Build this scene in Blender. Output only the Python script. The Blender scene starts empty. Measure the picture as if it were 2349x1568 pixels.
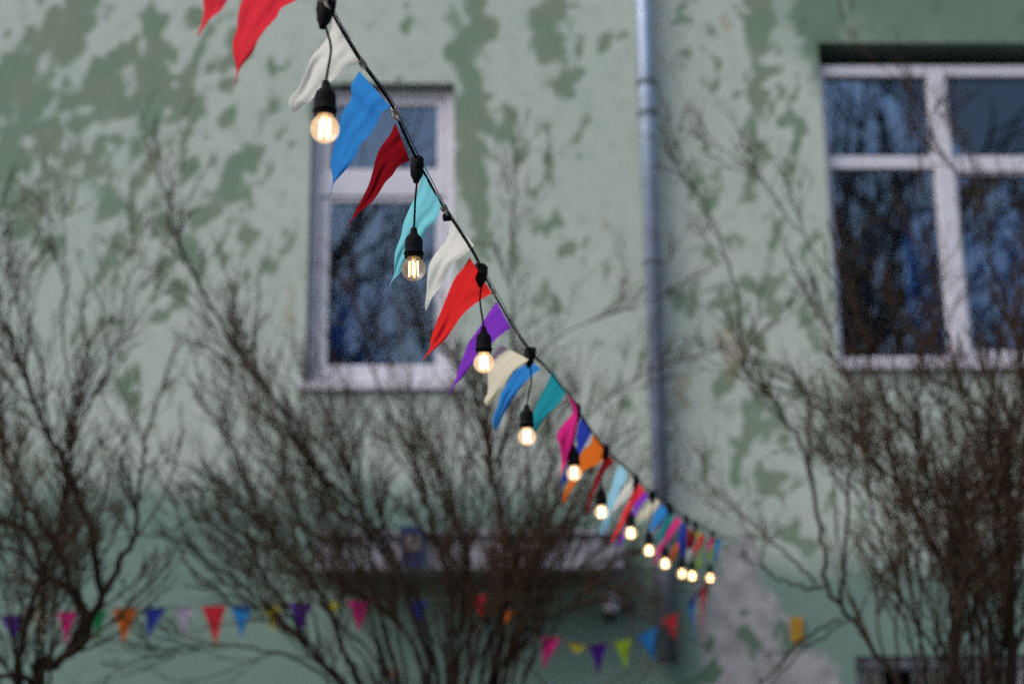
import bpy, math, random
import numpy as np
from mathutils import Vector, Matrix
R = math.radians
random.seed(7)
rng = np.random.default_rng(11)
scene = bpy.context.scene
COL = scene.collection

# ------------------------------------------------------------------ camera
EYE = Vector((0, 0, 1.6))
CM = Matrix.Rotation(R(-1.4), 3, 'Z') @ Matrix.Rotation(R(90 + 14), 3, 'X') @ Matrix.Rotation(R(-.6), 3, 'Z')
cd = bpy.data.cameras.new('camera')
cam = bpy.data.objects.new('camera', cd)
COL.objects.link(cam)
cam.matrix_world = Matrix.Translation(EYE) @ CM.to_4x4()
cd.sensor_width = 36
cd.lens = 50
cd.clip_start = .05
cd.clip_end = 500
cd.dof.use_dof = True
cd.dof.focus_distance = 2.66
cd.dof.aperture_fstop = 2.25
scene.camera = cam

# ------------------------------------------------------------------ light
w = bpy.data.worlds.new('World')
scene.world = w
w.use_nodes = True
nt = w.node_tree
sky = nt.nodes.new('ShaderNodeTexSky')
sky.sky_type = 'NISHITA'
sky.sun_disc = False
SUN_EL, SUN_AZ = R(45), R(237)      # azimuth measured clockwise from +Y
sky.sun_elevation = SUN_EL
sky.sun_rotation = SUN_AZ
sky.air_density = 1.0
sky.dust_density = 2.0
sky.ozone_density = 1.0
nt.links.new(sky.outputs[0], nt.nodes['Background'].inputs[0])
nt.nodes['Background'].inputs[1].default_value = .11
sl = bpy.data.lights.new('sun', 'SUN')
sl.energy = 1.5
sl.angle = R(64)
sl.color = (1, .95, .88)
so = bpy.data.objects.new('sun', sl)
COL.objects.link(so)
sdir = Vector((math.sin(SUN_AZ) * math.cos(SUN_EL), math.cos(SUN_AZ) * math.cos(SUN_EL), math.sin(SUN_EL)))
so.rotation_euler = sdir.to_track_quat('Z', 'Y').to_euler()
scene.view_settings.view_transform = 'Standard'
scene.view_settings.look = 'None'
scene.view_settings.exposure = .66
scene.view_settings.gamma = 1
scene.cycles.use_denoising = False
scene.cycles.sample_clamp_indirect = 3
scene.cycles.max_bounces = 8
scene.cycles.transparent_max_bounces = 24

# ------------------------------------------------------------------ pixels to points (photo drawn 2349 wide)
F = 3262.0
def ray(px, py):
    return CM @ Vector(((px - 1174.5) / F, -(py - 784) / F, -1))
def at(px, py, z):                 # z = distance along the optical axis
    return EYE + ray(px, py) * z
def on(px, py, y):                 # on the upright plane at distance y
    d = ray(px, py)
    return EYE + d * (y / d.y)
def project(p):
    q = CM.transposed() @ (Vector(p) - EYE)
    return 1174.5 + F * q.x / -q.z, 784 - F * q.y / -q.z
def c1(x, y): return 367 + x * .3516, y * .3516
def c2(x, y): return 825.8 + x * .3511, 367 + y * .3511
def c3(x, y): return 1009.4 + x * .2344, 825.8 + y * .2344
def c4(x, y): return 1284.6 + x * .2341, 1009.4 + y * .2341
def c5(x, y): return 1147 + x * .3516, 1192.9 + y * .3516
def c6(x, y): return x * .3516, 1147 + y * .3516
def c7(x, y): return 642.3 + x * .3906, 1147 + y * .3906

# ------------------------------------------------------------------ materials
def mat(name, color=(.5, .5, .5), rough=.6, metal=0., spec=.5, bump=0., bscale=200., vary=0., vscale=6.):
    m = bpy.data.materials.new(name)
    m.use_nodes = True
    n = m.node_tree
    b = n.nodes['Principled BSDF']
    b.inputs['Base Color'].default_value = (*color, 1)
    b.inputs['Roughness'].default_value = rough
    b.inputs['Metallic'].default_value = metal
    b.inputs['Specular IOR Level'].default_value = spec
    tc = n.nodes.new('ShaderNodeTexCoord')
    if vary:
        t = n.nodes.new('ShaderNodeTexNoise')
        t.inputs['Scale'].default_value = vscale
        t.inputs['Detail'].default_value = 5
        n.links.new(tc.outputs['Object'], t.inputs['Vector'])
        r = n.nodes.new('ShaderNodeMapRange')
        r.inputs[1].default_value = .3; r.inputs[2].default_value = .7
        r.inputs[3].default_value = 1 - vary; r.inputs[4].default_value = 1 + vary
        n.links.new(t.outputs[0], r.inputs[0])
        mx = n.nodes.new('ShaderNodeMix'); mx.data_type = 'RGBA'; mx.blend_type = 'MULTIPLY'
        mx.inputs[0].default_value = 1
        mx.inputs[6].default_value = (*color, 1)
        n.links.new(r.outputs[0], mx.inputs[7])
        n.links.new(mx.outputs[2], b.inputs['Base Color'])
    if bump:
        t = n.nodes.new('ShaderNodeTexNoise')
        t.inputs['Scale'].default_value = bscale
        n.links.new(tc.outputs['Object'], t.inputs['Vector'])
        bp = n.nodes.new('ShaderNodeBump')
        bp.inputs['Strength'].default_value = bump
        bp.inputs['Distance'].default_value = .002
        n.links.new(t.outputs[0], bp.inputs['Height'])
        n.links.new(bp.outputs[0], b.inputs['Normal'])
    return m

def cloth(name, color, trans=.55):
    m = mat(name, color, .85, spec=.15, bump=.35, bscale=900, vary=.07, vscale=30)
    n = m.node_tree
    b = n.nodes['Principled BSDF']
    t = n.nodes.new('ShaderNodeBsdfTranslucent')
    t.inputs[0].default_value = (*color, 1)
    mx = n.nodes.new('ShaderNodeMixShader')
    mx.inputs[0].default_value = trans
    n.links.new(b.outputs[0], mx.inputs[1]); n.links.new(t.outputs[0], mx.inputs[2])
    n.links.new(mx.outputs[0], n.nodes['Material Output'].inputs[0])
    return m

CL = {k: cloth('cloth_' + k, v) for k, v in {
    'red': (.85, .04, .06), 'bright_red': (.88, .03, .03), 'dark_red': (.26, .006, .012), 'white': (.86, .84, .76), 'cream': (.84, .76, .57),
    'blue': (.04, .27, .70), 'turquoise': (.26, .76, .84), 'light_blue': (.38, .74, .92), 'purple': (.27, .05, .60),
    'teal': (.02, .33, .38), 'pink': (.82, .03, .26), 'royal_blue': (.03, .055, .42), 'orange': (.80, .17, .02),
    'lime': (.45, .68, .05), 'yellow': (.62, .52, .05), 'lavender': (.55, .45, .62), 'green': (.02, .22, .08),
    'violet': (.09, .02, .30)}.items()}
M_BLACK = mat('black_rubber', (.007, .007, .008), .75, spec=.12, bump=.2, bscale=300)
M_TWINE = mat('grey_twine', (.10, .095, .09), .9, spec=.2)
M_TAPE = mat('beige_tape', (.42, .37, .31), .7, bump=.5, bscale=400, vary=.25, vscale=150)
M_FRAME = mat('window_paint', (.60, .58, .65), .45, vary=.06, vscale=8)
M_SILL = mat('sill_metal', (.56, .53, .60), .5, vary=.12, vscale=10)
M_PIPE = mat('zinc_pipe', (.30, .36, .48), .42, metal=.35, vary=.18, vscale=5)
M_PIPED = mat('dark_pipe_paint', (.080, .095, .115), .6, vary=.25, vscale=7)
M_BARK = mat('brown_bark', (.020, .013, .010), .9, spec=.15, bump=.4, bscale=120, vary=.3, vscale=9)
M_TWIG = mat('reddish_twig_bark', (.052, .031, .018), .85, spec=.15, vary=.3, vscale=5)
M_DARK = mat('dark_interior', (.03, .032, .04), .9)
M_CURT = mat('blue_curtain', (.16, .40, .88), .8, vary=.5, vscale=3)
M_CURTFILL = mat('grey_fill_curtain', (.30, .31, .33), .9, vary=.35, vscale=3)  # grey cloth added behind the panes to lift their blacks
M_CONC = mat('pale_concrete', (.29, .285, .33), .85, vary=.3, vscale=6, bump=.5, bscale=60)
M_GROUND = mat('damp_soil', (.045, .042, .035), .95, vary=.4, vscale=2, bump=.6, bscale=20)
M_ROOF = mat('roof_sheet', (.10, .09, .09), .7, vary=.2)
M_YELLOW = mat('yellow_plate', (.36, .19, .008), .5, vary=.2, vscale=12)
M_IRON = mat('dark_iron', (.03, .03, .035), .6, vary=.3)
M_BLUEP = mat('blue_paint', (.010, .025, .11), .5)
M_CREAM = mat('cream_panel', (.15, .135, .13), .6)
M_WHITEP = mat('white_fixture', (.60, .57, .62), .5)

# thin pane: mirror reflection by angle, tinted blue for twilight sky, over a clear sheet
M_GLASS = bpy.data.materials.new('window_glass'); M_GLASS.use_nodes = True
n = M_GLASS.node_tree; n.nodes.remove(n.nodes['Principled BSDF'])
gl = n.nodes.new('ShaderNodeBsdfGlossy'); gl.inputs['Roughness'].default_value = .01; gl.inputs[0].default_value = (.78, .89, 1, 1)
tp = n.nodes.new('ShaderNodeBsdfTransparent'); tp.inputs[0].default_value = (.88, .90, .92, 1)
fr = n.nodes.new('ShaderNodeFresnel'); fr.inputs[0].default_value = 2.1
mx = n.nodes.new('ShaderNodeMixShader')
n.links.new(fr.outputs[0], mx.inputs[0]); n.links.new(tp.outputs[0], mx.inputs[1]); n.links.new(gl.outputs[0], mx.inputs[2])
n.links.new(mx.outputs[0], n.nodes['Material Output'].inputs[0])
# lamp glass: clear, weak warm emission standing in for scattered filament light
M_BULB = bpy.data.materials.new('bulb_glass'); M_BULB.use_nodes = True
n = M_BULB.node_tree; n.nodes.remove(n.nodes['Principled BSDF'])
gl = n.nodes.new('ShaderNodeBsdfGlossy'); gl.inputs['Roughness'].default_value = .03
tp = n.nodes.new('ShaderNodeBsdfTransparent'); tp.inputs[0].default_value = (.97, .96, .94, 1)
tl = n.nodes.new('ShaderNodeEmission'); tl.inputs[0].default_value = (1, .64, .33, 1); tl.inputs[1].default_value = 1.55
fr = n.nodes.new('ShaderNodeLayerWeight'); fr.inputs[0].default_value = .25
ad = n.nodes.new('ShaderNodeMixShader'); ad.inputs[0].default_value = .20
n.links.new(tp.outputs[0], ad.inputs[1]); n.links.new(tl.outputs[0], ad.inputs[2])
mx = n.nodes.new('ShaderNodeMixShader')
mm = n.nodes.new('ShaderNodeMath'); mm.operation = 'MULTIPLY'; mm.inputs[1].default_value = .55
n.links.new(fr.outputs['Fresnel'], mm.inputs[0]); n.links.new(mm.outputs[0], mx.inputs[0])
n.links.new(ad.outputs[0], mx.inputs[1]); n.links.new(gl.outputs[0], mx.inputs[2])
n.links.new(mx.outputs[0], n.nodes['Material Output'].inputs[0])
M_BULB2 = M_BULB.copy(); M_BULB2.name = 'dim_bulb_glass'
for q in M_BULB2.node_tree.nodes:
    if q.type == 'EMISSION': q.inputs[1].default_value = .35
def glow(name, s):
    m = bpy.data.materials.new(name); m.use_nodes = True
    n = m.node_tree; n.nodes.remove(n.nodes['Principled BSDF'])
    e = n.nodes.new('ShaderNodeEmission'); e.inputs[0].default_value = (1, .62, .25, 1); e.inputs[1].default_value = s
    n.links.new(e.outputs[0], n.nodes['Material Output'].inputs[0])
    return m
M_FIL = glow('lit_filament', 11)
M_FIL2 = glow('dim_lit_filament', 4.5)

# ------------------------------------------------------------------ mesh helpers
class MB:
    def __init__(s): s.v = []; s.f = []
    def add(s, verts, faces):
        o = len(s.v)
        s.v += [tuple(p) for p in verts]
        s.f += [tuple(i + o for i in f) for f in faces]
    def box(s, a, b):
        x0, x1 = sorted((a[0], b[0])); y0, y1 = sorted((a[1], b[1])); z0, z1 = sorted((a[2], b[2]))
        s.add([(x0, y0, z0), (x1, y0, z0), (x1, y1, z0), (x0, y1, z0), (x0, y0, z1), (x1, y0, z1), (x1, y1, z1), (x0, y1, z1)],
              [(0, 3, 2, 1), (4, 5, 6, 7), (0, 1, 5, 4), (1, 2, 6, 5), (2, 3, 7, 6), (3, 0, 4, 7)])
    def tube(s, pts, rad, n=6, cap=True):
        P = np.array([tuple(p) for p in pts], float)
        if np.isscalar(rad): rad = [rad] * len(P)
        T = np.gradient(P, axis=0)
        T /= np.linalg.norm(T, axis=1)[:, None] + 1e-12
        u = np.cross(T[0], (0.3, 0.9, 0.2) if abs(T[0][1]) < .8 else (1, .1, 0)); u /= np.linalg.norm(u)
        ang = np.arange(n) * 2 * math.pi / n
        vs = []
        for i in range(len(P)):
            u = u - T[i] * np.dot(u, T[i]); u /= np.linalg.norm(u) + 1e-12
            v = np.cross(T[i], u)
            vs.append(P[i] + rad[i] * (np.cos(ang)[:, None] * u + np.sin(ang)[:, None] * v))
        vs = np.concatenate(vs)
        fs = [(i * n + j, i * n + (j + 1) % n, (i + 1) * n + (j + 1) % n, (i + 1) * n + j) for i in range(len(P) - 1) for j in range(n)]
        if cap: fs += [tuple(range(n - 1, -1, -1)), tuple((len(P) - 1) * n + j for j in range(n))]
        s.add(vs, fs)
    def lathe(s, prof, n=24, c=(0, 0, 0)):       # prof: (r, z)
        vs = [(c[0] + r * math.cos(2 * math.pi * j / n), c[1] + r * math.sin(2 * math.pi * j / n), c[2] + z) for r, z in prof for j in range(n)]
        fs = [(i * n + j, i * n + (j + 1) % n, (i + 1) * n + (j + 1) % n, (i + 1) * n + j) for i in range(len(prof) - 1) for j in range(n)]
        s.add(vs, fs)
    def build(s, name, m, parent=None, smooth=False, bevel=0, loc=None):
        me = bpy.data.meshes.new(name)
        vs = s.v
        if loc is not None:
            L = tuple(loc); vs = [(p[0] - L[0], p[1] - L[1], p[2] - L[2]) for p in vs]
        me.from_pydata(vs, [], s.f); me.update()
        if smooth: me.polygons.foreach_set('use_smooth', [True] * len(me.polygons))
        me.materials.append(m)
        o = bpy.data.objects.new(name, me)
        COL.objects.link(o)
        if loc is not None: o.location = loc
        if parent is not None: o.parent = parent
        if bevel:
            b = o.modifiers.new('bevel', 'BEVEL'); b.width = bevel; b.segments = 2; b.limit_method = 'ANGLE'
        return o

def tag(o, label=None, cat=None, group=None, kind=None):
    if label: o['label'] = label
    if cat: o['category'] = cat
    if group: o['group'] = group
    if kind: o['kind'] = kind
    return o
def empty(name, loc=(0, 0, 0)):
    o = bpy.data.objects.new(name, None); COL.objects.link(o); o.location = loc; o.empty_display_size = .05
    return o
def smooth_path(pts, n):
    """Catmull-Rom through the points, n samples evenly along the length."""
    P = np.array([tuple(p) for p in pts], float)
    if len(P) < 3:
        t = np.linspace(0, 1, n)[:, None]
        return P[0] * (1 - t) + P[-1] * t
    E = np.vstack([2 * P[0] - P[1], P, 2 * P[-1] - P[-2]])
    out = []
    for i in range(1, len(E) - 2):
        t = np.linspace(0, 1, 8, endpoint=False)[:, None]
        a, b, c, d = E[i - 1], E[i], E[i + 1], E[i + 2]
        out.append(.5 * ((2 * b) + (-a + c) * t + (2 * a - 5 * b + 4 * c - d) * t ** 2 + (-a + 3 * b - 3 * c + d) * t ** 3))
    out.append(P[-1:])
    Q = np.vstack(out)
    s = np.concatenate([[0], np.cumsum(np.linalg.norm(np.diff(Q, axis=0), axis=1))])
    k = np.linspace(0, s[-1], n)
    return np.stack([np.interp(k, s, Q[:, i]) for i in range(Q.shape[1])], 1)

# ------------------------------------------------------------------ ground
WALL_Y = 10.0
g = MB(); g.add([(-250, -250, 0), (250, -250, 0), (250, 250, 0), (-250, 250, 0)], [(0, 1, 2, 3)])
tag(g.build('ground', M_GROUND), kind='structure')

# ------------------------------------------------------------------ the building
def wx(px, py): return on(px, py, WALL_Y).x
def wz(px, py): return on(px, py, WALL_Y).z
class Rect: pass
def rect(l, r, t, b, my):
    q = Rect(); q.x0 = wx(l, my); q.x1 = wx(r, my); q.z1 = wz((l + r) / 2, t); q.z0 = wz((l + r) / 2, b); return q
W1 = rect(707, 1044, 190, 884, 560)          # small window: opening
W2 = rect(1901, 2780, 98, 836, 480)          # wide window
W2.x1 = W2.x0 + 2.55
WB = rect(1964, 2360, 1502, 1760, 1560)      # basement window
WB.x1 = WB.x0 + 1.25; WB.z0 = WB.z1 - .75
OPEN = [W1, W2, WB]
X0, X1, ZT, TH = -9.0, 9.0, 10.2, .42

MASKS = {}
def wall_material():
    m = bpy.data.materials.new('weathered_green_plaster'); m.use_nodes = True
    n = m.node_tree; N = n.nodes; L = n.links
    b = N['Principled BSDF']; b.inputs['Roughness'].default_value = .92; b.inputs['Specular IOR Level'].default_value = .2
    geo = N.new('ShaderNodeTexCoord')
    P = geo.outputs['Object']
    def noise(scale, detail=3, vec=P, rough=.55):
        t = N.new('ShaderNodeTexNoise'); t.inputs['Scale'].default_value = scale; t.inputs['Detail'].default_value = detail
        t.inputs['Roughness'].default_value = rough
        L.new(vec, t.inputs['Vector']); return t
    def vm(op, a, bb, c=None):
        v = N.new('ShaderNodeVectorMath'); v.operation = op
        for i, q in enumerate((a, bb, c)):
            if q is None: continue
            if isinstance(q, tuple): v.inputs[i].default_value = q
            else: L.new(q, v.inputs[i])
        return v.outputs[0]
    def mth(op, a, bb=None, clamp=False):
        v = N.new('ShaderNodeMath'); v.operation = op; v.use_clamp = clamp
        for i, q in enumerate((a, bb)):
            if q is None: continue
            if isinstance(q, (int, float)): v.inputs[i].default_value = q
            else: L.new(q, v.inputs[i])
        return v.outputs[0]
    def mapr(v, a, bb, c=0., d=1.):
        r = N.new('ShaderNodeMapRange'); r.interpolation_type = 'SMOOTHSTEP'
        for i, q in enumerate((a, bb, c, d)): r.inputs[i + 1].default_value = q
        L.new(v, r.inputs[0]); return r.outputs[0]
    def mixc(f, a, bb):
        x = N.new('ShaderNodeMix'); x.data_type = 'RGBA'
        if isinstance(f, float): x.inputs[0].default_value = f
        else: L.new(f, x.inputs[0])
        for i, q in ((6, a), (7, bb)):
            if isinstance(q, tuple): x.inputs[i].default_value = (*q, 1)
            else: L.new(q, x.inputs[i])
        return x.outputs[2]
    G = [(165, 70, 38, 95, 15), (95, 75, 26, 80, 18), (35, 190, 50, 80, 15), (92, 250, 34, 75, 10), (20, 310, 25, 60), (112, 335, 26, 70), (32, 392, 34, 36), (20, 455, 25, 50), (62, 490, 26, 60),
         (350, 52, 20, 40, 10), (435, 48, 38, 30), (550, 95, 38, 45, 20), (400, 175, 34, 18, 30), (478, 165, 18, 14), (278, 255, 32, 42), (342, 275, 18, 60), (425, 250, 55, 28), (430, 305, 14, 36), (218, 352, 26, 22),
         (240, 470, 20, 46), (312, 480, 26, 44), (390, 530, 34, 26), (565, 370, 40, 40, 25), (520, 430, 32, 60, 20), (480, 500, 40, 24), (440, 570, 26, 36), (232, 190, 11, 36, 20), (272, 130, 24, 13), (515, 150, 16, 24), (535, 200, 13, 26),
         (150, 460, 12, 40, 25), (290, 560, 10, 30), (335, 590, 9, 26), (405, 690, 20, 30), (450, 620, 16, 20), (380, 740, 25, 14), (260, 740, 18, 12), (300, 880, 18, 56), (630, 150, 12, 36, 20), (640, 300, 14, 12),
         (1092, 40, 32, 110), (1056, 128, 36, 34), (1088, 230, 42, 120), (1085, 380, 40, 120), (1090, 520, 30, 90), (1275, 25, 45, 50), (1272, 110, 40, 50), (1292, 195, 34, 34), (1382, 98, 15, 26, 10),
         (1190, 345, 15, 26), (1275, 388, 11, 42), (1276, 500, 15, 22), (1290, 572, 22, 26), (1338, 552, 9, 14), (1182, 570, 10, 60), (925, 18, 10, 14), (926, 68, 10, 12), (765, 80, 20, 20), (1215, 440, 9, 18),
         (1752, 40, 40, 90), (1752, 190, 26, 90), (1744, 320, 14, 60), (1562, 30, 12, 36), (1640, 150, 8, 60), (1655, 690, 34, 20, -15), (1715, 655, 20, 24), (1680, 560, 20, 10), (1700, 1040, 34, 18, 20), (1760, 1110, 24, 30), (1800, 960, 18, 30), (1840, 1240, 26, 30),
         (1690, 740, 12, 40), (1820, 300, 10, 160), (1270, 690, 12, 30), (1380, 640, 16, 9)]
    RB = [(2230, 0, 370, 150), (1890, 60, 60, 150)]                 # the bay round the wide window was never whitewashed
    PL = [(1700, 1280, 46, 60), (1690, 1390, 80, 80), (1745, 1470, 60, 80), (1640, 1470, 56, 70), (1820, 1545, 110, 50), (1660, 1560, 70, 50), (1780, 1440, 26, 40), (1700, 1640, 160, 60)]
    PH = [(1718, 1480, 12, 42), (1625, 1480, 22, 22), (1610, 1545, 56, 20, -15), (1760, 1470, 9, 14), (1690, 1415, 14, 12), (1785, 1460, 12, 36)]
    TAN = [(1371, 508, 8, 22), (1668, 60, 12, 26), (1666, 820, 20, 70), (1560, 900, 16, 60), (690, 700, 10, 70)]
    MASKS.update(loss=G, bay=RB, plaster=PL, hole=PH, tan=TAN)
    def blobs(k):
        t = N.new('ShaderNodeAttribute'); t.attribute_name = k; return t.outputs['Fac']
    fine = noise(42, 4)
    green = mapr(mth('ADD', blobs('loss'), mth('MULTIPLY', fine.outputs[0], .5)), 1.42, 1.06)
    # scattered small losses
    sc = N.new('ShaderNodeMapping'); sc.inputs['Scale'].default_value = (1, 1, .55); L.new(P, sc.inputs['Vector'])
    sm = noise(4.2, 5, sc.outputs[0], .6)
    spot = mapr(sm.outputs[0], .60, .66, 0, .75)
    big = noise(.8, 3)
    light = mixc(mapr(big.outputs[0], .35, .65), (.410, .478, .425), (.460, .508, .458))
    light = mixc(mapr(noise(9, 5).outputs[0], .45, .75, 0, .5), light, (.27, .345, .285))
    dark = mixc(mapr(noise(3, 3).outputs[0], .35, .65), (.168, .245, .175), (.205, .250, .185))
    c = mixc(mth('MAXIMUM', green, spot), light, dark)
    rb = mapr(blobs('bay'), 1.45, .6)
    c = mixc(mth('MULTIPLY', rb, .9), c, mixc(mapr(noise(3.5, 4).outputs[0], .35, .65), (.100, .170, .115), (.125, .195, .140)))
    sep = N.new('ShaderNodeSeparateXYZ'); L.new(P, sep.inputs[0])
    zb = on(1174, 1090, WALL_Y).z
    # painted dado, cooler and darker
    zz_ = mth('ADD', sep.outputs['Z'], mth('MULTIPLY', mapr(sep.outputs['X'], .2, 2.4), .55))
    band = mapr(mth('ADD', zz_, mth('MULTIPLY', noise(1.6, 4).outputs[0], .5)), zb + .16 + .25, zb - .30 + .25)
    c = mixc(band, c, mixc(mapr(noise(2.2, 4).outputs[0], .35, .65), (.158, .248, .212), (.178, .258, .222)))
    pl = mapr(mth('ADD', blobs('plaster'), mth('MULTIPLY', fine.outputs[0], .5)), 1.36, 1.16)
    c = mixc(pl, c, mixc(mapr(noise(7, 5).outputs[0], .4, .62), (.37, .36, .375), (.25, .255, .26)))
    ph = mapr(mth('ADD', blobs('hole'), mth('MULTIPLY', fine.outputs[0], .4)), 1.3, 1.05)
    c = mixc(ph, c, (.105, .17, .125))
    c = mixc(mapr(blobs('tan'), 1.3, .5, 0, .45), c, (.34, .24, .15))
    L.new(c, b.inputs['Base Color'])
    bp = N.new('ShaderNodeBump'); bp.inputs['Strength'].default_value = .5; bp.inputs['Distance'].default_value = .006
    L.new(mth('SUBTRACT', fine.outputs[0], mth('MULTIPLY', green, .8)), bp.inputs['Height']); L.new(bp.outputs[0], b.inputs['Normal'])
    return m
M_WALL = wall_material()

house = tag(empty('apartment_building', (0, WALL_Y, 0)), 'old apartment building with peeling pale green plaster walls and white windows', 'building')
house_inv = Matrix.Translation((0, -WALL_Y, 0))
def into(o, parent=house):                   # keep world coordinates under the building
    o.parent = parent
    if parent is house: o.matrix_parent_inverse = house_inv
    return o

wb = MB()
def dense(cuts, lo, hi, fine, coarse):
    out = []
    for p, q in zip(cuts[:-1], cuts[1:]):
        st = fine if q > lo and p < hi else coarse
        out += list(np.linspace(p, q, max(2, int((q - p) / st) + 1))[:-1])
    return np.array(out + [cuts[-1]])
VX0, VX1, VZ0, VZ1 = -4.2, 4.6, 1.2, 7.4
xs = dense(sorted({X0, X1, VX0, VX1, *[q.x0 for q in OPEN], *[q.x1 for q in OPEN]}), VX0, VX1, .024, .5)
zs = dense(sorted({-.2, ZT, VZ0, VZ1, *[q.z0 for q in OPEN], *[q.z1 for q in OPEN]}), VZ0, VZ1, .024, .5)
nx_, nz_ = len(xs), len(zs)
mc = (xs[:-1] + xs[1:]) / 2; mz = (zs[:-1] + zs[1:]) / 2
keep = np.ones((nx_ - 1, nz_ - 1), bool)
for q in OPEN: keep[np.ix_((mc > q.x0) & (mc < q.x1), (mz > q.z0) & (mz < q.z1))] = False
I, J = np.nonzero(keep)
GX, GZ = np.meshgrid(xs, zs, indexing='ij')
wb.add(np.stack([GX.ravel(), np.full(GX.size, WALL_Y), GZ.ravel()], 1).tolist(), np.stack([I * nz_ + J, (I + 1) * nz_ + J, (I + 1) * nz_ + J + 1, I * nz_ + J + 1], 1).tolist())
for q in OPEN:
    a, b_ = WALL_Y, WALL_Y + TH
    wb.add([(q.x0, a, q.z0), (q.x0, b_, q.z0), (q.x0, b_, q.z1), (q.x0, a, q.z1)], [(0, 1, 2, 3)])
    wb.add([(q.x1, a, q.z0), (q.x1, b_, q.z0), (q.x1, b_, q.z1), (q.x1, a, q.z1)], [(3, 2, 1, 0)])
    wb.add([(q.x0, a, q.z1), (q.x1, a, q.z1), (q.x1, b_, q.z1), (q.x0, b_, q.z1)], [(3, 2, 1, 0)])
    wb.add([(q.x0, a, q.z0), (q.x1, a, q.z0), (q.x1, b_, q.z0), (q.x0, b_, q.z0)], [(0, 1, 2, 3)])
# side and rear walls
wb.box((X0 - .4, WALL_Y, -.2), (X0, WALL_Y + 8, ZT)); wb.box((X1, WALL_Y, -.2), (X1 + .4, WALL_Y + 8, ZT)); wb.box((X0, WALL_Y + 7.6, -.2), (X1, WALL_Y + 8, ZT))
wall_o = into(wb.build('wall', M_WALL))
def value_noise(x, z, freq, seed):
    r_ = np.random.default_rng(seed).random((64, 64))
    x, z = x * freq + 100, z * freq + 100
    i, j = np.floor(x).astype(int), np.floor(z).astype(int); u, v = x - i, z - j
    u, v = u * u * (3 - 2 * u), v * v * (3 - 2 * v)
    gt = lambda a, b: r_[a % 64, b % 64]
    return (gt(i, j) * (1 - u) + gt(i + 1, j) * u) * (1 - v) + (gt(i, j + 1) * (1 - u) + gt(i + 1, j + 1) * u) * v - .5
V = np.array(wb.v); VX, VZ = V[:, 0], V[:, 2]
WX = VX + .12 * value_noise(VX, VZ, 4.5, 1) + .12 * value_noise(VX, VZ, 10, 2) + .08 * value_noise(VX, VZ, 21, 3)
WZ = VZ + .12 * value_noise(VX, VZ, 4.5, 4) + .12 * value_noise(VX, VZ, 10, 5) + .08 * value_noise(VX, VZ, 21, 6)
for key, lst in MASKS.items():                      # how far each spot of the wall is from a patch of that kind (1 = its edge)
    dm = np.full(len(VX), 9.)
    for cx, cy, rx, ry, *rot in lst:
        c = on(cx, cy, WALL_Y); k = (c - EYE).length / F
        a_ = R(rot[0] if rot else 0); dx_, dz_ = WX - c.x, WZ - c.z
        dm = np.minimum(dm, np.hypot((dx_ * math.cos(a_) - dz_ * math.sin(a_)) / (rx * k), (dx_ * math.sin(a_) + dz_ * math.cos(a_)) / (ry * k)))
    if key == 'loss':                               # small slanting flakes, many at the upper left, few elsewhere
        ux, uz = VX * .94 - VZ * .34, (VX * .34 + VZ * .94) * .55
        fb_ = .75 * value_noise(ux, uz, 7.5, 21) + .7 * value_noise(ux, uz, 14, 22) + .45 * value_noise(ux, uz, 29, 23)
        c = on(230, 330, WALL_Y); zone = np.clip(1.25 - np.hypot((VX - c.x) / 1.25, (VZ - c.z) / 1.55), 0, 1)
        c = on(1720, 700, WALL_Y); zone = np.maximum(zone, .55 * np.clip(1.3 - np.hypot((VX - c.x) / .7, (VZ - c.z) / 2.4), 0, 1))
        c = on(1260, 330, WALL_Y); zone = np.maximum(zone, .62 * np.clip(1.3 - np.hypot((VX - c.x) / .38, (VZ - c.z) / 1.5), 0, 1))
        dm = np.minimum(dm, 1.75 - 1.5 * fb_ - .80 * zone)
    at_ = wall_o.data.attributes.new(key, 'FLOAT', 'POINT'); at_.data.foreach_set('value', dm.astype(np.float32))
rb_ = MB(); rb_.box((X0 - .7, WALL_Y - .35, ZT + .003), (X1 + .7, WALL_Y + 8.3, ZT + .25)); into(rb_.build('roof', M_ROOF))
fb = MB()
for q, zf in ((W1, W1.z0 - .25),):
    fb.box((X0 + .01, WALL_Y + TH + .01, zf - .2), (X1 - .01, WALL_Y + 7.59, zf))
fb.box((X0 + .01, WALL_Y + TH + .01, W2.z1 + .3), (X1 - .01, WALL_Y + 7.59, W2.z1 + .5))
for xx in (-1.9, 1.0, 2.0, 5.6): fb.box((xx, WALL_Y + TH + .01, W1.z0 - .24), (xx + .12, WALL_Y + 7.58, W2.z1 + .29))
into(fb.build('inner_walls', M_DARK))

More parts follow.
